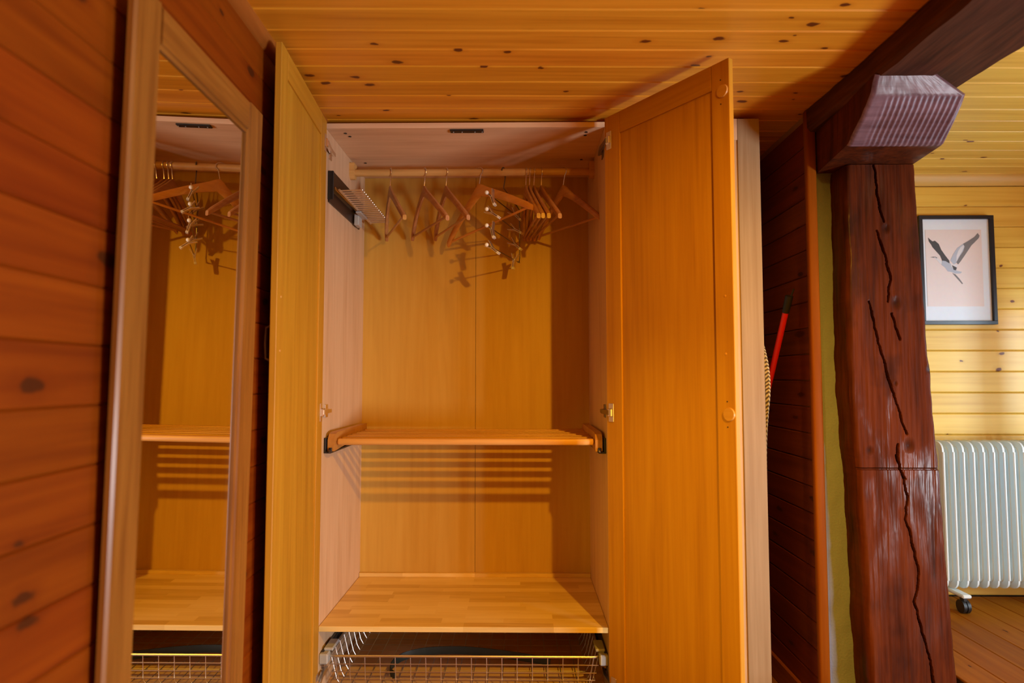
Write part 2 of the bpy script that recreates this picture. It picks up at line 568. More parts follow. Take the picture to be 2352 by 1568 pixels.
# walls out of view that close the room
tag(mk('wall_back', MB().box((-.15, .6, 0), (XW + .02, .64, ZC)), 'pine_left'), kind='structure')
tag(mk('wall_rear', MB().box((-.2, -4.1, 0), (3.6, -4.05, ZC)), 'ceil'), kind='structure')

# far wall of the next room
wall_far = mk('wall_far', MB().box((1.9, YF + .008, ZF2), (3.6, YF + .05, ZC)), 'groove')
tag(wall_far, kind='structure')
pm = plank_mesh(1.7, .0908, .007, 0)
fm = Matrix.Rotation(R(90), 4, 'X')         # +Z face -> -Y
for k in range(20):
    zc = ZF2 + .085 + .0919 * k
    if zc > ZC - .03: break
    place('plank', pm, 'pine_far', wall_far, Matrix.Translation((2.75, YF, zc)) @ fm)
tag(mk('trim_3', MB().prism([(YF, ZC), (YF - .03, ZC), (YF - .028, ZC - .012), (YF - .012, ZC - .034), (YF, ZC - .045)], 0, 1.94, 3.5),
       'trim_x'), kind='structure')
tag(mk('baseboard_far', MB().box((1.94, YF - .014, ZF2), (3.5, YF, ZF2 + .06), .003), 'trim_x'), kind='structure')

# right wall with the low window that lights the room
WX = 3.42
wall_right = mk('wall_right', MB().box((WX, -4.1, 0), (WX + .12, -3.26, ZC)).box((WX, -2.18, 0), (WX + .12, -.72, ZC))
                .box((WX, .02, 0), (WX + .12, YF + .05, ZC)).box((WX, -.72, 0), (WX + .12, .02, .5)).box((WX, -.72, 1.52), (WX + .12, .02, ZC))
                .box((WX, -3.26, 0), (WX + .12, -2.18, .21)).box((WX, -3.26, .85), (WX + .12, -2.18, ZC)), 'pine_side')
tag(wall_right, kind='structure')
wf = MB().box((WX + .02, -3.26, .21), (WX + .06, -3.21, .85)).box((WX + .02, -2.23, .21), (WX + .06, -2.18, .85))
wf.box((WX + .02, -3.21, .21), (WX + .06, -2.23, .25)).box((WX + .02, -3.21, .81), (WX + .06, -2.23, .85))
wf.box((WX + .02, -2.745, .25), (WX + .06, -2.695, .81))
tag(mk('window_1', wf, 'trim'), kind='structure')
wf = MB().box((WX, -.285, .5), (WX + .05, -.215, 1.52))
for z in (.5, 1.49):
    wf.box((WX, -.72, z), (WX + .05, .02, z + .03))
tag(mk('window_2', wf, 'trim'), kind='structure')

# floors
floor = mk('floor', MB().box((-.2, -4.1, -.06), (2.03, .64, -.006)), 'groove')
tag(floor, kind='structure')
pm = plank_mesh(4.7, .118, .006, 1, .002)
for k in range(18):
    place('plank', pm, 'floor', floor, Matrix.Translation((-.14 + .12 * k, -1.75, 0)))
floor2 = mk('floor', MB().box((2.035, -4.1, -.06), (3.5, YF + .05, ZF2 - .006)), 'groove')
tag(floor2, kind='structure')
for k in range(12):
    place('plank', pm, 'floor', floor2, Matrix.Translation((2.095 + .12 * k, -1.7, ZF2)))

# ------------------------------------------------------------------ open wardrobe
T = .018
WI = .964           # inner width
D = .56
HT = 2.012
wr = thing('wardrobe', (WI / 2, 0, 0), 'tall light oak wardrobe standing open, with rail, shelves and wire basket inside', 'wardrobe')
for x0 in (-T, WI):
    mk('side_panel', MB().box((x0, 0, 0), (x0 + T, D + .02, HT), .0008), 'oak_z', wr)
mk('top_panel', MB().box((0, 0, HT - T), (WI, D, HT), .0008), 'oak_x', wr)
mk('bottom_panel', MB().box((0, .0, .058), (WI, D, .076), .0008), 'oak_x', wr)
mk('plinth', MB().box((0, .03, 0), (WI, .046, .058)), 'oak_x', wr)
for a, b in ((0, WI / 2 - .0008), (WI / 2 + .0008, WI)):
    mk('back_panel', MB().box((a, D, .076), (b, D + .006, HT - T)), 'back', wr)
mk('back_joint', MB().box((WI / 2 - .003, D + .0025, .076), (WI / 2 + .003, D + .005, HT - T)), 'groove', wr)
# little dark fixings under the top panel
def screw_mesh(r, h=.001):
    mb = MB()
    bmesh.ops.create_cone(mb.bm, cap_ends=True, segments=10, radius1=r, radius2=r * .8, depth=h)
    return mb.mesh('screw')
scm = screw_mesh(.006, .0016)
for x, y in ((.055, .045), (.063, .075), (.05, .36), (.05, .5), (.905, .045), (.905, .075), (.915, .33), (.915, .5)):
    place('screw', scm, 'black', wr, Matrix.Translation((x, y, HT - T - .0006)))
tagp = mk('magnet_catch', MB().box((.428, .012, HT - T - .006), (.545, .036, HT - T), .0015), 'black', wr)
tagp['label'] = 'flat black catch under the top panel'
for x in (.44, .47, .515, .54):
    place('screw', screw_mesh(.0022, .002), 'grey', tagp, Matrix.Translation((x, .024, HT - T - .007)))
place('shelf_pin', screw_mesh(.006, .006), 'oak_x', wr, Matrix.Translation((.615, D - .003, 1.918)) @ Matrix.Rotation(R(90), 4, 'X'))

# clothes rail on two wooden holders
RY, RZ, RR = .325, 1.942, .0145
rail = mk('clothes_rail', MB().tube([(.018, RY, RZ), (WI - .018, RY, RZ)], RR, 20), 'rod', wr)
for x0, x1 in ((0, .02), (WI - .02, WI)):
    pts = []
    for k in range(13):
        a = math.pi + math.pi * k / 12
        pts.append((RY + .022 * math.cos(a), RZ - .006 + .022 * math.sin(a)))
    pts += [(RY + .022, RZ + .035), (RY - .022, RZ + .035)]
    mk('rail_holder', MB().prism(pts, 0, x0, x1), 'rod', rail)

# fixed work shelf with back lip
sh = mk('shelf', MB().box((.0008, .004, .288), (WI - .0008, D, .306), .0015), 'block', wr)
mk('back_lip', MB().box((.0008, D - .018, .306), (WI - .0008, D, .321), .001), 'block', sh)

# pull-out slatted shelf
po = mk('pull_out_shelf', MB().box((.03, .488, .897), (WI - .03, .508, .909), .002), 'slat', wr)
nsl = 7
for k in range(nsl):
    y0 = .055 + k * .0665
    if k == 0:
        sl = MB().box((.037, y0, .898), (WI - .037, y0 + .022, .921), .008, 3)
    else:
        sl = MB().box((.037, y0, .911), (WI - .037, y0 + .028, .921), .003, 2)
    mk('slat', sl, 'slat', po)
for sx in (0, 1):
    def X(v): return v if sx == 0 else WI - v
    prof = [(.035, .880), (.035, .918), (.05, .937), (.07, .943), (.5, .943), (.5, .905), (.30, .897), (.1, .884)]
    a, b = sorted((X(.012), X(.036)))
    mk('side_rail', MB().prism(prof, 0, a, b), 'slat_y', po)
    a, b = sorted((X(.0), X(.008)))
    c1, c2 = sorted((X(.006), X(.026)))
    d1, d2 = sorted((X(.018), X(.028)))
    mk('runner', MB().box((a, .03, .873), (b, .5, .925), .001).box((c1, .028, .873), (c2, .5, .879), .001)
       .box((d1, .026, .876), (d2, .06, .892), .001), 'black', po)
    d3 = X(.023)
    mk('roller', MB().tube([(d3 - .003, .024, .881), (d3 + .003, .024, .881)], .005, 10), 'dwire', po)

# pull-out comb rack on the left side panel
rk = mk('tie_rack', MB().prism([(.0, 1.745), (.006, 1.745), (.006, 1.79), (.02, 1.80), (.02, 1.851), (.0, 1.853)], 1, .032, .455), 'brown_pl', wr)
rk['label'] = 'dark brown pull-out rack with a comb of steel pegs'
mk('end_cap', MB().box((.0, .026, 1.752), (.021, .034, 1.854), .002), 'black', rk)
mk('slide', MB().box((.0205, .036, 1.789), (.026, .36, 1.799), .001), 'brass', rk)
mk('carriage', MB().box((.01, .345, 1.738), (.03, .40, 1.788), .003).box((.028, .30, 1.775), (.05, .41, 1.783), .002), 'grey', rk)
mk('comb_spine', MB().tube([(.038, .04, 1.789), (.038, .515, 1.784)], .0042, 8), 'wire', rk)
peg = MB().tube([(0, 0, 0), (.078, 0, .003)], .0028, 8).ball((.079, 0, .003), .0042, 8).mesh('peg')
for k in range(18):
    y = .048 + k * .0205 if k < 17 else .4
    place('peg', peg, 'wire', rk, Matrix.Translation((.038, .048 + k * .0262, 1.788 - .0003 * k)))

# wire basket drawer
bk = MB()
zr, zb = .2, .095
fx0, fx1, fy0, fy1 = .026, WI - .026, .03, .53
rim = [(fx0, fy0, zr), (fx1, fy0, zr), (fx1, fy1, zr), (fx0, fy1, zr)]
ri = []
for i, p in enumerate(rim):       # rounded corners
    p = Vector(p); a = Vector(rim[i - 1]); b = Vector(rim[(i + 1) % 4])
    da = (a - p).normalized(); db = (b - p).normalized()
    for t in range(5):
        th = t / 4
        q = p + da * .025 * (1 - th) ** 2 + db * .025 * th ** 2
        ri.append(q)
ri.append(ri[0])
bk.tube(ri, .0042, 8, cap=False)
basket = mk('wire_basket', bk, 'wire', wr)
ins = .035
n = 18
for k in range(n):
    x = fx0 + .022 + (fx1 - fx0 - .044) * k / (n - 1)
    xb = min(max(x, fx0 + ins), fx1 - ins)
    mk('wire', MB().tube([(x, fy0, zr), (xb, fy0 + .012, zb + .02), (xb, fy0 + .03, zb), (xb, fy1 - .03, zb), (xb, fy1 - .012, zb + .02), (x, fy1, zr)],
                         .0016, 5), 'wire', basket)
for k in range(9):
    y = fy0 + .03 + (fy1 - fy0 - .06) * k / 8
    mk('wire', MB().tube([(fx0, y, zr), (fx0 + .022, y, zb + .02), (fx0 + .035, y, zb - .003), (fx1 - .035, y, zb - .003), (fx1 - .022, y, zb + .02), (fx1, y, zr)],
                         .0016, 5), 'wire', basket)
for z, o in ((.172, .004), (.145, .008), (.12, .011)):
    q = [(fx0 + o * 1.6, fy0 + o, z), (fx1 - o * 1.6, fy0 + o, z), (fx1 - o * 1.6, fy1 - o, z), (fx0 + o * 1.6, fy1 - o, z), (fx0 + o * 1.6, fy0 + o, z)]
    mk('wire', MB().tube(q, .0018, 5, cap=False), 'wire', basket)
for sx in (0, 1):
    def X(v): return v if sx == 0 else WI - v
    a, b = sorted((X(0), X(.012)))
    mk('runner', MB().box((a, .03, .186), (b, .55, .214), .002).box((min(X(.0), X(.024)), .03, .186), (max(X(.0), X(.024)), .55, .19), .001), 'black', basket)
    a, b = sorted((X(.0), X(.03)))
    mk('runner_clip', MB().box((a, .012, .178), (b, .05, .212), .004).box((min(X(.008), X(.04)), .04, .212), (max(X(.008), X(.04)), .12, .222), .003), 'grey', basket)

# ---- doors
def hinge_mesh():
    """cup hinge: plate on the door (local y-z plane, door face at x=0) """
    mb = MB()
    mb.box((-.003, -.012, -.026), (0, .012, .026), .001)
    mb.box((-.008, -.009, -.014), (.001, .009, .014), .002)
    return mb

def door(side):
    if side == 'left':
        o = Vector((.014, -.037, 0)); e = Vector((.054, -.56, 0)); sgn = 1
    else:
        o = Vector((.957, -.048, 0)); e = Vector((1.243, -.46, 0)); sgn = -1
    u = (e - o).normalized()
    nin = Vector((-u.y, u.x, 0)) * sgn if side == 'left' else Vector((u.y, -u.x, 0))
    # nin = towards the room side the camera sees
    if side == 'left' and nin.x < 0: nin = -nin
    if side == 'right' and nin.x > 0: nin = -nin
    Wd = .523 if side == 'left' else .501
    z0, z1 = .06, 2.004
    MD = Matrix(((u.x, nin.x, 0, o.x), (u.y, nin.y, 0, o.y), (0, 0, 1, 0), (0, 0, 0, 1)))
    T2 = .017
    st, rt = .072, .072
    fr = MB()
    fr.box((0, -T2, z0), (st, 0, z1), .0015)
    fr.box((Wd - (st - .012), -T2, z0), (Wd, 0, z1), .0015)
    d = mk('door', fr, 'door_z', wr, MD)
    for a, b in ((z0, z0 + rt), (z1 - rt, z1)):
        mk('door_rail', MB().box((st + .0004, -T2, a), (Wd - st + .0116, 0, b), .0012), 'door_x', d, MD)
    mk('door_panel', MB().box((st - .002, -T2 + .003, z0 + rt), (Wd - st + .014, -.0055, z1 - rt)), 'door_z', d, MD)
    for z in (1.921, 1.017, .147):
        mb = MB()
        mb.box((.010, -.002, z - .03), (.034, .0025, z + .03), .001)
        mb.box((.012, .001, z - .014), (.032, .010, z + .014), .003)
        mk('hinge_cup', mb, 'chrome' if side == 'left' else 'wire', d, MD)
        # arm reaching to the side panel
        px = .0 if side == 'left' else WI
        s2 = 1 if side == 'left' else -1
        pc = MD @ Vector((.022, .008, z))
        arm = MB().tube([pc, (px + s2 * .013, .012, z), (px + s2 * .012, .065, z)], [.009, .0085, .007], 4, up=(0, 0, 1), flat=(1.2, .8))
        arm.box((min(px, px + s2 * .004), .03, z - .022), (max(px, px + s2 * .004), .062, z + .022), .001)
        arm.box((min(px, px + s2 * .012), .035, z - .007), (max(px, px + s2 * .012), .056, z + .007), .002)
        mk('hinge_arm', arm, 'chrome' if side == 'left' else 'dwire', d)
    if side == 'right':
        for uu, z in ((.4965 - .016, 1.032), (.4965 - .018, 1.917)):
            mb = MB()
            bmesh.ops.create_cone(mb.bm, cap_ends=True, segments=28, radius1=.0185, radius2=.017, depth=.004)
            cv = mk('hole_cover', mb, 'cork', d, MD @ Matrix.Translation((uu, .002, z)) @ Matrix.Rotation(R(-90), 4, 'X'))
            for dz in (-.034, .034):
                place('screw_hole', screw_mesh(.0022), 'black', d, MD @ Matrix.Translation((uu - .006, .0004, z + dz)) @ Matrix.Rotation(R(-90), 4, 'X'))
        for uu, z in ((.486 - .012, 1.351), (.485 - .012, 1.194)):
            place('screw_hole', screw_mesh(.0035), 'cork', d, MD @ Matrix.Translation((uu, .0006, z)) @ Matrix.Rotation(R(-90), 4, 'X'))
    else:
        mk('handle', MB().tube([(Wd - .04, -T2, 1.27), (Wd - .04, -T2 - .02, 1.26), (Wd - .04, -T2 - .022, 1.22), (Wd - .04, -T2 - .02, 1.18), (Wd - .04, -T2, 1.17)],
                               .004, 8), 'dwire', d, MD)
        for uu, z in ((Wd - .034, 1.34), (Wd - .034, 1.2)):
            place('screw_hole', screw_mesh(.0035), 'cork', d, MD @ Matrix.Translation((uu, .0006, z)) @ Matrix.Rotation(R(-90), 4, 'X'))
    return d
door('left'); door('right')

# ------------------------------------------------------------------ closed narrow wardrobe on the right
X0 = WI + T + .001
w2 = thing('wardrobe', (X0 + .25, 0, 0), 'narrow closed light oak wardrobe beside the open right door', 'wardrobe')
for x0 in (X0, 1.485 - T):
    mk('side_panel', MB().box((x0, 0, 0), (x0 + T, D + .02, HT), .0008), 'oak_z', w2)
mk('top_panel', MB().box((X0 + T, 0, HT - T), (1.485 - T, D, HT)), 'oak_x', w2)
mk('bottom_panel', MB().box((X0 + T, 0, .058), (1.485 - T, D, .076)), 'oak_x', w2)
mk('back_panel', MB().box((X0 + T, D, .06), (1.485 - T, D + .006, HT - T)), 'back', w2)
mk('plinth', MB().box((X0 + T, .03, 0), (1.485 - T, .046, .058)), 'oak_x', w2)
M['pale_z'] = wood('pale oak door', (.42, .3, .18), (.36, .25, .14), (.3, .19, .095), axis=2, fine=95, broad=22, rough=.5, var=.03)
d2 = mk('door', MB().box((X0 + .002, -.021, .06), (X0 + .075, -.002, 2.012), .0015).box((1.412, -.021, .06), (1.487, -.002, 2.012), .0015), 'pale_z', w2)
for a, b in ((.06, .132), (1.938, 2.012)):
    mk('door_rail', MB().box((X0 + .0754, -.021, a), (1.4116, -.002, b), .001), 'oak_x', d2)
mk('door_panel', MB().box((X0 + .073, -.016, .13), (1.414, -.006, 1.94)), 'oak_z', d2)

# ------------------------------------------------------------------ hangers
def hanger_meshes(a, drop, warp=.02, wide=1.):
    """hanger in its own plane: x = far(-)/near(+) , z up, origin at the rail axis"""
    def zc(s):               # centre line of the shoulder
        q = abs(s)
        return -.078 - (drop - .078) * (q ** 1.35 * .55 + q * .45) + .004 * math.exp(-(q / .1) ** 2)
    mb = MB()
    N_ = 26
    rings = []
    for i in range(N_ + 1):
        s = -1 + 2 * i / N_
        q = abs(s)
        x = s * a
        y = warp * (q ** 2)
        z = zc(s)
        h = (.017 * (1 - q) + .0125 * q) * wide + .006 * math.exp(-(q / .16) ** 2)
        t = .0062 + .0025 * q
        if q > .96: h *= .8; t *= .85
        ring = []
        for k in range(8):
            an = 2 * math.pi * (k + .5) / 8
            cx, sn = math.cos(an), math.sin(an)
            ex = abs(cx) ** .6 * (1 if cx > 0 else -1)
            es = abs(sn) ** .6 * (1 if sn > 0 else -1)
            ring.append(mb.bm.verts.new((x, y + ex * t, z + es * h)))
        rings.append(ring)
    for A, B in zip(rings, rings[1:]):
        for k in range(8):
            mb.bm.faces.new((A[k], A[(k + 1) % 8], B[(k + 1) % 8], B[k]))
    mb.bm.faces.new(rings[0][::-1]); mb.bm.faces.new(rings[-1])
    body = mb.mesh('shoulder_bar')
    zb = zc(.93) - .007
    bar = MB().tube([(-.93 * a, warp * .86, zb), (.93 * a, warp * .86, zb)], .0046, 8).mesh('trouser_bar')
    return body, bar

def hook_mesh(rx_, top=.0178):
    pts = [(0, 0, -.088), (0, 0, -.052), (.002, 0, -.044)]
    for k in range(13):
        an = R(-58) + R(250) * k / 12
        pts.append((rx_ * math.cos(an), 0, top * math.sin(an)))
    return MB().tube(pts, .0017, 6).mesh('hook')

HG = 'wooden clothes hangers on the wardrobe rail'
HANG = [
    (.159, .2, -69, 0, 'hanger', 'pale brown wooden hanger nearest the comb rack, seen nearly edge on'),
    (.2935, .2, -62, 0, 'hanger', 'second wooden hanger from the comb rack, its crossbar open to view'),
    (.380, .2, -65, 0, 'hanger', 'third wooden hanger from the comb rack, just left of the wide honey one'),
    (.506, .235, -42, -9, 'hanger_o', 'wide honey coloured wooden hanger hooked just left of the clip hanger'),
    (.6955, .2, -83, 0, 'hanger', 'leftmost hanger of the tight bunch right of the clip hanger'),
    (.710, .2, -82.5, 0, 'hanger', 'second hanger of the tight bunch, pressed against its left neighbour'),
    (.7275, .2, -81.5, 0, 'hanger', 'third hanger of the tight bunch, leaning a little to the right'),
    (.756, .2, -78, 0, 'hanger', 'rightmost and most open hanger of the tight bunch'),
    (.843, .2, -57, 0, 'hanger', 'lone dark wooden hanger at the right end of the rail'),
]
for X0_, a, phi, tilt, mt, lab in HANG:
    root = thing('clothes_hanger', (X0_, RY, RZ), lab, 'hanger', HG)
    MW = Matrix.Translation((X0_, RY, RZ)) @ Matrix.Rotation(R(phi), 4, 'Z') @ Matrix.Rotation(R(tilt), 4, 'Y')
    root.matrix_basis = MW
    body, bar = hanger_meshes(a, .224, .02, 1.0 if mt == 'hanger' else 1.25)
    place('shoulder_bar', body, mt, root, MW)
    place('trouser_bar', bar, mt, root, MW)
    place('hook', hook_mesh(min(.0178 / max(.45, abs(math.sin(R(phi)))), .03)), 'chrome', root, MW)

# trouser hanger with four clip rods
Hk = Vector((.607, RY, RZ))
th = thing('clip_hanger', Hk, 'steel trouser hanger with four tiers of clips and white ball tips', 'hanger')
dv = Vector((.063, .175, 0)).normalized()
def along(t, z): return Vector((Hk.x + dv.x * t, Hk.y + dv.y * t, z))
tb, ta = .186, -.171
pts = []
for k in range(11):
    an = R(200) - R(200) * k / 10
    pts.append(along(.019 * math.cos(an), RZ + .0185 * math.sin(an)))
pts = [along(-.0185, RZ + .002)] + [along(-.0185 * math.cos(R(18 * k)), RZ + .0185 * math.sin(R(18 * k))) for k in range(1, 11)]
pts += [along(.017, 1.92), along(.0, 1.878), along(tb - .03, 1.845), along(tb - .004, 1.836), along(tb, 1.825), along(tb, 1.63), along(tb - .006, 1.615), along(tb - .02, 1.611)]
mk('frame', MB().tube(pts, .0025, 8), 'dwire', th)
clipm = {}
def clip_meshes():
    j = MB()
    for s in (-1, 1):
        j.prism([(s * .0150, .024), (s * .0130, .025), (s * .0016, -.004), (s * .0016, -.032), (s * .0036, -.032), (s * .0042, -.004)], 0, -.0115, .0115)
    g = MB()
    for s in (-1, 1):
        g.box((-.0105, min(s * .0004, s * .0045), -.039), (.0105, max(s * .0004, s * .0045), -.029), .0008)
    sp = MB().tube([(-.012, 0, 0), (.012, 0, 0)], .0042, 8)
    return j.mesh('jaw'), g.mesh('grip'), sp.mesh('spring')
cj, cg, cs = clip_meshes()
RODS = [(1.802, 1.814), (1.738, 1.752), (1.677, 1.691), (1.613, 1.619)]
rng = random.Random(3)
for i, (zf, zn) in enumerate(RODS):
    pf, pn = along(tb, zf), along(ta, zn)
    rod = mk('rod', MB().tube([pf, pn], .0022, 8), 'dwire', th)
    mk('ball_tip', MB().ball(pn, .0078, 14), 'white', rod)
    ax = (pn - pf).normalized()
    for f, an in ((.86, (20, 55, 15, 50)[i]), (.17, (45, 60, 50, -10)[i])):
        c_ = pf.lerp(pn, f)
        yv = Vector((0, 0, 1)).cross(ax).normalized()
        zv = ax.cross(yv)
        B = Matrix(((ax.x, yv.x, zv.x, c_.x), (ax.y, yv.y, zv.y, c_.y), (ax.z, yv.z, zv.z, c_.z), (0, 0, 0, 1)))
        MW = B @ Matrix.Rotation(R(an), 4, 'X')
        cl = place('clip', cj, 'clip', th, MW)
        place('grip', cg, 'white', cl, MW)
        place('spring', cs, 'clip', cl, MW)

# dark green strap lying in the basket
sp = [(.24, .10, .103), (.215, .14, .103), (.215, .2, .105), (.25, .25, .11), (.33, .27, .118), (.45, .27, .122), (.58, .255, .118), (.70, .235, .11), (.78, .22, .103)]
def catmull(P, m=6):
    P = [Vector(p) for p in P]
    out = []
    for i in range(len(P) - 1):
        p0, p1, p2, p3 = P[max(i - 1, 0)], P[i], P[i + 1], P[min(i + 2, len(P) - 1)]
        for k in range(m):
            t = k / m
            out.append(.5 * ((2 * p1) + (p2 - p0) * t + (2 * p0 - 5 * p1 + 4 * p2 - p3) * t * t + (3 * p1 - p0 - 3 * p2 + p3) * t ** 3))
    out.append(P[-1])
    return out
strap = mk('strap', MB().tube(catmull(sp), .011, 8, up=(0, 0, 1), flat=(1.4, .28)), 'green')
tag(strap, 'dark green webbing strap lying curled in the wire basket', 'strap')

# ------------------------------------------------------------------ wall mirror
nm = Vector((1, .0295, -.0136)).normalized()
vm = Vector((-.0295, 1, 0)).normalized()
um = nm.cross(vm).normalized()
vm = um.cross(nm)
cm = Vector((.0212, -.7, 1.0))
MM = Matrix(((nm.x, vm.x, um.x, cm.x), (nm.y, vm.y, um.y, cm.y), (nm.z, vm.z, um.z, cm.z), (0, 0, 0, 1)))
mr = thing('wall_mirror', MM @ Vector((0, -.21, 0)), 'tall mirror in a brown wooden frame on the left plank wall', 'mirror')
y0, y1, y2, y3 = -.485, -.402, -.02, .066
z0, z1, z2, z3 = -.86, -.785, .70, .775
def prof_bar(a0, a1, flip_):
    # x = depth (front +), second = across; inner edge carries a small lip
    lip = .009
    if not flip_:
        return [(-.003, a0), (.006, a0), (.010, a0 + .005), (.010, a1 - lip), (.006, a1 - lip + .002), (.004, a1), (-.003, a1)]
    return [(-.003, a0), (.004, a0), (.006, a0 + lip - .002), (.010, a0 + lip), (.010, a1 - .005), (.006, a1), (-.003, a1)]
mk('frame_stile', MB().prism(prof_bar(y0, y1, False), 2, z0, z3), 'mirror_z', mr, MM)
mk('frame_stile', MB().prism(prof_bar(y2, y3, True), 2, z0, z3), 'mirror_z', mr, MM)
def rail_prism(a0, a1, fl):
    mb = MB()
    P = prof_bar(a0, a1, fl)
    mb.prism([(p[0], p[1]) for p in P], 1, y1, y2)
    return mb
mk('frame_rail', rail_prism(z2, z3, True), 'mirror_y', mr, MM)
mk('frame_rail', rail_prism(z0, z1, False), 'mirror_y', mr, MM)
mk('glass', MB().box((-.0025, y1 - .004, z1 - .004), (0, y2 + .004, z2 + .004)), 'mirror', mr, MM, smooth=False)

# ------------------------------------------------------------------ timber post, corbel and beam
def seg_dist(p, a, b):
    ax, az = a; bx, bz = b
    dx, dz = bx - ax, bz - az
    t = max(0, min(1, ((p[0] - ax) * dx + (p[1] - az) * dz) / (dx * dx + dz * dz)))
    return math.hypot(p[0] - ax - t * dx, p[1] - az - t * dz), t
CR = [[(1.81, 1.811), (1.816, 1.732), (1.825, 1.661), (1.836, 1.628)],
      [(1.811, 1.599), (1.826, 1.551), (1.84, 1.499), (1.851, 1.442), (1.844, 1.416), (1.84, 1.371)],
      [(1.85, 1.333), (1.864, 1.282), (1.873, 1.251)],
      [(1.78, 1.372), (1.792, 1.308), (1.806, 1.238), (1.823, 1.175), (1.831, 1.131), (1.848, 1.074), (1.859, 1.043), (1.87, .993), (1.884, .955)],
      [(1.855, .921), (1.853, .893), (1.859, .843), (1.87, .816)],
      [(1.85, .888), (1.862, .837), (1.877, .762), (1.869, .694), (1.884, .631), (1.903, .529), (1.898, .48), (1.885, .439)],
      [(1.885, .439), (1.903, .372), (1.922, .289), (1.93, .261)], [(1.93, .261), (1.945, .1)]]
KN = [(1.841, 1.606, .013), (1.864, 1.368, .018), (1.889, .918, .018), (1.767, .902, .012), (1.855, 1.112, .007), (1.962, 1.156, .012)]
PL = [(0, 1.76), (.2, 1.748), (.546, 1.739), (.868, 1.726), (1.085, 1.715), (1.223, 1.713), (1.6, 1.716), (1.83, 1.719)]
PR = [(0, 2.02), (.206, 2.013), (.547, 1.995), (.854, 1.984), (1.085, 1.971), (1.156, 1.972), (1.2, 1.964), (1.36, 1.960), (1.6, 1.95), (1.83, 1.943)]
def lerp_tab(T_, z):
    for (a, x), (b, y) in zip(T_, T_[1:]):
        if z <= b:
            return x + (y - x) * (z - a) / (b - a)
    return T_[-1][1]
def fbm(x, y, z): return noise.fractal((x, y, z), 1.0, 2.0, 5)
bm = bmesh.new()
gl = bm.verts.layers.float.new('grime')
YP = -.13
nx, nz_, ns = 170, 860, 10
rows = []
for j in range(nz_ + 1):
    z = 1.8135 * j / nz_
    xl, xr = lerp_tab(PL, z), lerp_tab(PR, z)
    xl += .0035 * fbm(3, 1, z * 9); xr += .0035 * fbm(7, 5, z * 9)
    row = []
    # left side, front, right side
    path = [(xl, YP + .2 * (1 - k / ns), 'l') for k in range(ns)]
    path += [(xl + (xr - xl) * k / nx, YP, 'f') for k in range(nx + 1)]
    path += [(xr, YP + .2 * (k + 1) / ns, 'r') for k in range(ns)]
    for x, y, sd in path:
        g = 0
        if sd == 'f':
            e = min(x - xl, xr - x)
            off = .012 * max(0, 1 - e / .014) ** 2          # worn arris
            off += .0016 * fbm(x * 16, 2, z * 3) + .0011 * fbm(x * 110, 3, z * 4)
            if z < .846: off -= .004
            if abs(z - .846) < .0035: off += .006; g = .25
            for cr_ in CR:
                if cr_[-1][1] - .02 < z < cr_[0][1] + .02:
                    for i, (a_, b_) in enumerate(zip(cr_, cr_[1:])):
                        if min(a_[1], b_[1]) - .012 <= z <= max(a_[1], b_[1]) + .012:
                            dd, t = seg_dist((x + .0035 * fbm(1, 4, z * 30), z), a_, b_)
                            wdt = .0026 + .0014 * fbm(6, 2, z * 12)
                            if dd < wdt * 1.5:
                                q = 1 - (dd / (wdt * 1.5)) ** 2
                                off += .013 * q; g = max(g, min(1, q * 1.1))
            for kx, kz, kr in KN:
                dd = math.hypot(x - kx, (z - kz) * .8)
                if dd < kr * 1.8:
                    q = dd / kr
                    off += .0035 * math.exp(-q * q * 2) - .001 * math.exp(-((q - 1.1) ** 2) * 5)
                    g = max(g, .8 * max(0, 1 - q * .75))
            g = max(g, .55 * max(0, fbm(x * 9 + 4, 8, z * 6) * 1.4 - .25))
            y += off
        else:
            dx = .004 * fbm(1 if sd == 'l' else 9, y * 20, z * 6)
            x += dx * min(1, (y - YP) / .05)
        v = bm.verts.new((x, y, z)); v[gl] = g
        row.append(v)
    rows.append(row)
for A, B in zip(rows, rows[1:]):
    for k in range(len(A) - 1):
        bm.faces.new((A[k], A[k + 1], B[k + 1], B[k]))
bm.faces.new(rows[-1]); bm.faces.new(rows[0][::-1])
for A, B in zip(rows, rows[1:]):
    bm.faces.new((A[-1], A[0], B[0], B[-1]))
mb = MB(); mb.bm.free(); mb.bm = bm
post = mk('timber_post', mb, 'timber')
tag(post, 'thick dark red-brown hewn timber post with long drying cracks', 'post')

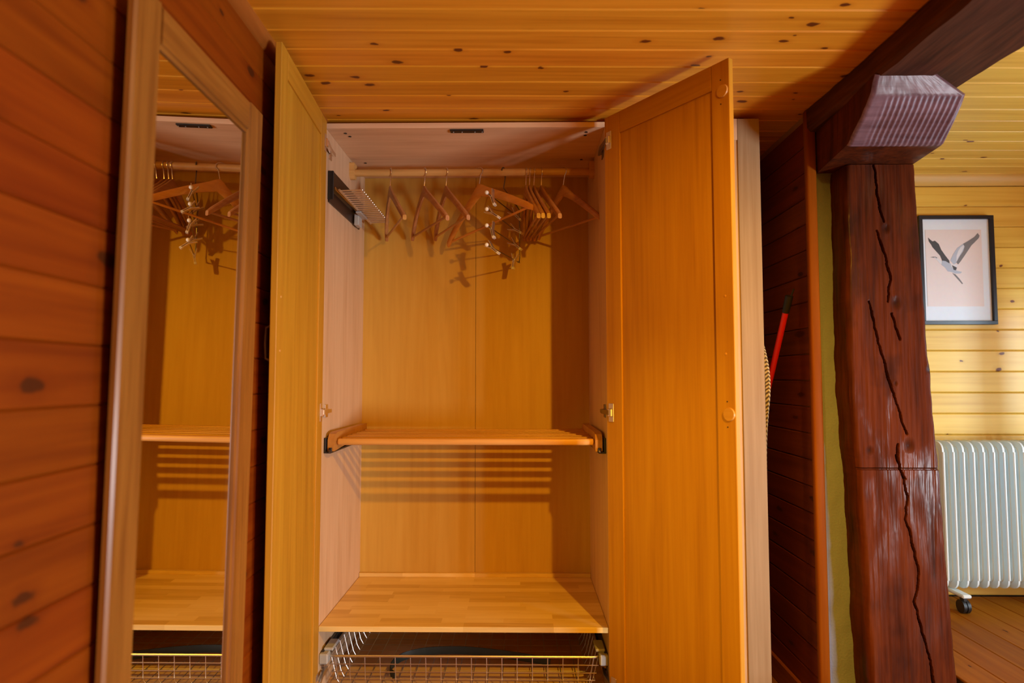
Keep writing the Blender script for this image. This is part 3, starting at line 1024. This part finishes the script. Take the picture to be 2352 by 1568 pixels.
# corbel: bracket under the beam with a sloping, grooved end
bm = bmesh.new()
gl = bm.verts.layers.float.new('grime')
cz = [(-.29, 1.815), (-.30, 1.818), (-.40, 1.888), (-.425, 1.91), (-.452, 1.955)]
def ctab(t):
    t *= len(cz) - 1
    i = min(int(t), len(cz) - 2); f = t - i
    return cz[i][0] + (cz[i + 1][0] - cz[i][0]) * f, cz[i][1] + (cz[i + 1][1] - cz[i][1]) * f
nu, nv = 150, 40
grid = []
for j in range(nv + 1):
    yy, zz = ctab(j / nv)
    row = []
    xl = 1.645 + .003 * fbm(1, 2, zz * 20)
    xr = 1.925 - .02 * max(0, (zz - 1.82) / .1)
    if zz > 1.91: xr -= (zz - 1.91) / .045 * .085
    for i in range(nu + 1):
        f = i / nu
        x = xl + (xr - xl) * f
        am = max(0, 1 - abs(zz - 1.858) / .052) ** .4 if abs(zz - 1.858) < .052 else 0
        wob = .0007 * math.sin(zz * 90)
        off = .0024 * am * math.sin(2 * math.pi * (x + wob + (zz - 1.8) * .12) / .0158) * min(1, max(0, (f - .12) / .12))
        off += .0011 * fbm(x * 25, 1, zz * 25)
        edge = min(f, 1 - f) * (xr - xl)
        off += .008 * max(0, 1 - edge / .012) ** 2
        row.append(bm.verts.new((x, yy + off * .75, zz + off * .66)))
    grid.append(row)
for A, B in zip(grid, grid[1:]):
    for k in range(nu):
        bm.faces.new((A[k], A[k + 1], B[k + 1], B[k]))
# back outline and closing faces
yb = -.04
bl = [bm.verts.new((1.668, yb, ctab(j / nv)[1])) for j in range(nv + 1)]
br_ = [bm.verts.new((grid[j][-1].co.x + .02, yb, ctab(j / nv)[1])) for j in range(nv + 1)]
for j in range(nv):
    bm.faces.new((bl[j], grid[j][0], grid[j + 1][0], bl[j + 1]))
    bm.faces.new((grid[j][-1], br_[j], br_[j + 1], grid[j + 1][-1]))
bm.faces.new([bl[0], br_[0]] + grid[0][::-1])
bm.faces.new(grid[-1] + [br_[-1], bl[-1]])
bm.faces.new(bl + br_[::-1])
mb = MB(); mb.bm.free(); mb.bm = bm
corb = mk('timber_corbel', mb, 'timber_c')
corb.data.materials.append(M['timber'])
for p_ in corb.data.polygons:
    if p_.index >= nu * nv:
        p_.material_index = 1
        p_.use_smooth = False
tag(corb, 'dark timber bracket with grooved sloping end on top of the post', 'bracket')

# beam: main timber and the board beside it
def rough_bar(x0, x1, z0, z1, ya, yb_, slant):
    bm = bmesh.new()
    gl = bm.verts.layers.float.new('grime')
    rows = []
    n_ = 120
    for j in range(n_ + 1):
        y = ya + (yb_ - ya) * j / n_
        sh_ = slant * (y + .45)
        w_ = .006 * fbm(2, y * 5, x0)
        w2_ = .006 * fbm(5, y * 5, x1)
        w3_ = .004 * fbm(8, y * 7, z0)
        ps = [(x0 + w_, z1), (x0 + w_ * .6, z0 + .012), (x0 + .012 + w_, z0 + w3_)]
        ps += [(x0 + (x1 - x0) * q, z0 + w3_ + .002 * fbm(q * 6, y * 12, 3)) for q in (.15, .3, .45, .6, .75, .9)]
        ps += [(x1 - .008 + w2_, z0 + w3_), (x1 + w2_, z0 + .01), (x1 + w2_, z1)]
        rows.append([bm.verts.new((px + sh_, y, pz)) for px, pz in ps])
    for A, B in zip(rows, rows[1:]):
        for k in range(len(A)):
            bm.faces.new((A[k], A[(k + 1) % len(A)], B[(k + 1) % len(B)], B[k]))
    bm.faces.new(rows[0]); bm.faces.new(rows[-1][::-1])
    mb = MB(); mb.bm.free(); mb.bm = bm
    return mb
beam = mk('ceiling_beam', rough_bar(1.645, 1.812, 1.953, ZC - .004, -4.0, -.03, -.02), 'timber_y')
tag(beam, 'dark timber ceiling beam running from the bracket towards the viewer', 'beam')
mk('side_board', rough_bar(1.822, 1.985, 1.99, ZC - .004, -4.0, -.03, -.045), 'timber_y', beam)

# ------------------------------------------------------------------ picture on the far wall
PY = YF - .018
px0, px1, pz0, pz1 = 2.432, 2.759, 1.363, 1.846
pf = thing('picture_frame', ((px0 + px1) / 2, YF, pz0), 'black framed print of a flying grey heron on the golden pine wall', 'picture')
bw = .016
for a, b in (((px0, pz0), (px1, pz0 + bw)), ((px0, pz1 - bw), (px1, pz1)), ((px0, pz0 + bw), (px0 + bw, pz1 - bw)), ((px1 - bw, pz0 + bw), (px1, pz1 - bw))):
    mk('frame_bar', MB().box((a[0], PY - .012, a[1]), (b[0], YF - .0005, b[1]), .001), 'frame_k', pf)
mk('mat_board', MB().box((px0 + bw, PY, pz0 + bw), (px1 - bw, PY + .006, pz1 - bw)), 'matte', pf)
pr = mk('print', MB().box((2.463, PY - .001, 1.443), (2.709, PY + .0005, 1.784)), 'print', pf)
BIRD = [('right_wing', 'ink_m', 4, [(2.627, 1.72), (2.653, 1.735), (2.679, 1.752), (2.693, 1.768), (2.701, 1.757), (2.697, 1.746), (2.678, 1.727), (2.663, 1.713), (2.65, 1.694), (2.632, 1.668), (2.613, 1.642), (2.602, 1.629), (2.595, 1.639), (2.61, 1.665), (2.626, 1.687), (2.634, 1.709)]),
        ('right_wing', 'ink_b', 3, [(2.569, 1.646), (2.583, 1.676), (2.601, 1.702), (2.627, 1.72), (2.634, 1.709), (2.626, 1.687), (2.61, 1.665), (2.595, 1.635), (2.583, 1.629)]),
        ('wing_patch', 'ink_p', 4, [(2.597, 1.668), (2.605, 1.69), (2.616, 1.706), (2.63, 1.716), (2.63, 1.704), (2.62, 1.685), (2.604, 1.66), (2.595, 1.64)]),
        ('neck', 'ink_p', 3, [(2.499, 1.663), (2.51, 1.657), (2.522, 1.65), (2.533, 1.641), (2.529, 1.63), (2.518, 1.639), (2.508, 1.652), (2.501, 1.657)]),
        ('body', 'ink_b', 3, [(2.533, 1.646), (2.548, 1.644), (2.565, 1.633), (2.576, 1.628), (2.598, 1.628), (2.593, 1.602), (2.618, 1.596), (2.611, 1.589), (2.589, 1.588), (2.571, 1.596), (2.557, 1.598), (2.543, 1.617), (2.529, 1.628)]),
        ('left_wing', 'ink_d', 4, [(2.475, 1.749), (2.485, 1.739), (2.494, 1.732), (2.505, 1.735), (2.521, 1.72), (2.531, 1.694), (2.548, 1.668), (2.564, 1.646), (2.565, 1.633), (2.548, 1.644), (2.533, 1.646), (2.525, 1.668), (2.509, 1.687), (2.493, 1.706), (2.488, 1.717), (2.478, 1.732)]),
        ('body_patch', 'ink_p', 5, [(2.567, 1.635), (2.583, 1.629), (2.6, 1.629), (2.594, 1.613), (2.581, 1.609), (2.572, 1.62)]),
        ('body_mark', 'ink_d', 6, [(2.574, 1.626), (2.596, 1.615), (2.591, 1.603), (2.582, 1.605)]),
        ('leg', 'ink_m', 3, [(2.575, 1.591), (2.589, 1.585), (2.606, 1.565), (2.62, 1.544), (2.616, 1.542), (2.602, 1.559), (2.585, 1.579)]),
        ('beak', 'ink_m', 3, [(2.481, 1.662), (2.499, 1.664), (2.501, 1.659), (2.49, 1.66)]),
        ('crest', 'ink_d', 5, [(2.501, 1.665), (2.513, 1.658), (2.508, 1.657)])]
for nm_, mt, lv, pts in BIRD:
    mk(nm_, MB().prism(pts, 1, PY - .001 - .0002 * lv, PY - .0008), mt, pr)

# ------------------------------------------------------------------ oil radiator
rd = thing('oil_radiator', (2.7, .55, ZF2), 'cream oil-filled radiator on castors under the heron print', 'radiator')
def fin_mesh():
    mb = MB()
    h, d_ = .295, .07
    out = []
    r_ = .035
    for cx, cz_, a0 in ((d_ - r_, h - r_, 0), (-d_ + r_, h - r_, 90), (-d_ + r_, -h + r_, 180), (d_ - r_, -h + r_, 270)):
        for k in range(6):
            a_ = R(a0 + 90 * k / 5)
            out.append((cx + r_ * math.cos(a_), cz_ + r_ * math.sin(a_)))
    # raised rim, thinner field
    mb.prism(out, 0, -.0035, .0035)
    inn = [(p[0] * .86, p[1] * .965) for p in out]
    for s in (-1, 1):
        q = [(p[0] * .7, p[1] * .93) for p in out]
        mb.prism(q, 0, s * .0035, s * .0085)
    # folded front and back edges
    for s in (-1, 1):
        mb.tube([(0, s * d_, -h + .04), (0, s * d_, h - .04)], .0055, 8)
    return mb.mesh('fin')
fm_ = fin_mesh()
for k in range(17):
    place('fin', fm_, 'rad', rd, Matrix.Translation((2.385 + .0405 * k, .545, .575)))
for z in (.36, .8):
    mk('oil_tube', MB().tube([(2.37, .545, z), (3.05, .545, z)], .022, 14), 'rad', rd)
for x in (2.43, 2.96):
    ft = mk('foot', MB().box((x - .018, .43, .262), (x + .018, .66, .276), .004), 'rad', rd)
    for y in (.455, .635):
        cs_ = mk('castor', MB().tube([(x - .014, y, ZF2 + .026), (x - .002, y, ZF2 + .026)], .026, 18).tube([(x + .002, y, ZF2 + .026), (x + .014, y, ZF2 + .026)], .026, 18)
                 .box((x - .009, y - .012, ZF2 + .03), (x + .009, y + .012, .266), .003), 'black', ft)

# ------------------------------------------------------------------ things in the gap beside the partition
pole = mk('broom_handle', MB().tube([(1.592, .051, 1.365), (1.508, .53, .30)], .0105, 14), 'red')
tag(pole, 'red metal broom handle with black cap leaning behind the narrow wardrobe', 'broom')
dp = (Vector((1.592, .051, 1.365)) - Vector((1.508, .53, .30))).normalized()
p0 = Vector((1.592, .051, 1.365))
mk('end_cap', MB().tube([p0 - dp * .01, p0 + dp * .05], [.0125, .0135], 14), 'black', pole)
mk('hanging_loop', MB().tube([p0 + dp * .048 + Vector((.006, 0, 0)), p0 + dp * .075 + Vector((.01, 0, 0))], .003, 8), 'black', pole)
q0 = Vector((1.508, .53, .30))
mk('brush_block', MB().tube([q0 + dp * .02, q0 - dp * .1], [.012, .009], 10).box((1.489, .45, .16), (1.525, .59, .21), .006), 'red', pole)
mk('bristles', MB().box((1.492, .455, .002), (1.522, .585, .162), .004), 'black', pole)

# ironing board standing on end against the side of the narrow wardrobe
ib = thing('ironing_board', (1.51, .2, 0), 'folded ironing board with leaf patterned cover standing beside the narrow wardrobe', 'ironing board')
out = []
def edge(z):     # front edge of the board outline, y as a function of z
    if z < .95: return .055
    return .055 - .05 * math.sin((z - .95) / .45 * math.pi * .5 * 1.35) if z < 1.2 else 0
zs_ = [.12 + k * .03 for k in range(42)]
bm = bmesh.new()
ringL = []
for k in range(45):
    t = k / 44
    z = .14 + 1.24 * t
    half = .17
    if z > .95: half = .17 * math.sqrt(max(.0, 1 - ((z - .95) / .44) ** 2.6))
    half = max(half, .004)
    yc_ = .175
    bulge = .0075 + .006 * math.exp(-((z - 1.14) / .13) ** 2)
    xx = 1.4945 + .018 * math.exp(-((z - 1.13) / .15) ** 2)
    ring = []
    for q in range(16):
        a_ = 2 * math.pi * q / 16
        cy_, sx_ = math.cos(a_), math.sin(a_)
        ring.append(bm.verts.new((xx + bulge * (abs(sx_) ** .5) * (1 if sx_ > 0 else -1), yc_ + half * (abs(cy_) ** .6) * (1 if cy_ > 0 else -1), z)))
    ringL.append(ring)
for A, B in zip(ringL, ringL[1:]):
    for k in range(16):
        bm.faces.new((A[k], A[(k + 1) % 16], B[(k + 1) % 16], B[k]))
bm.faces.new(ringL[0][::-1]); bm.faces.new(ringL[-1])
mb = MB(); mb.bm.free(); mb.bm = bm
mk('cover', mb, 'fabric', ib)
for y in (.08, .27):
    mk('leg', MB().tube([(1.512, y, .9), (1.515, y + .02, .0)], .008, 10), 'grey', ib)
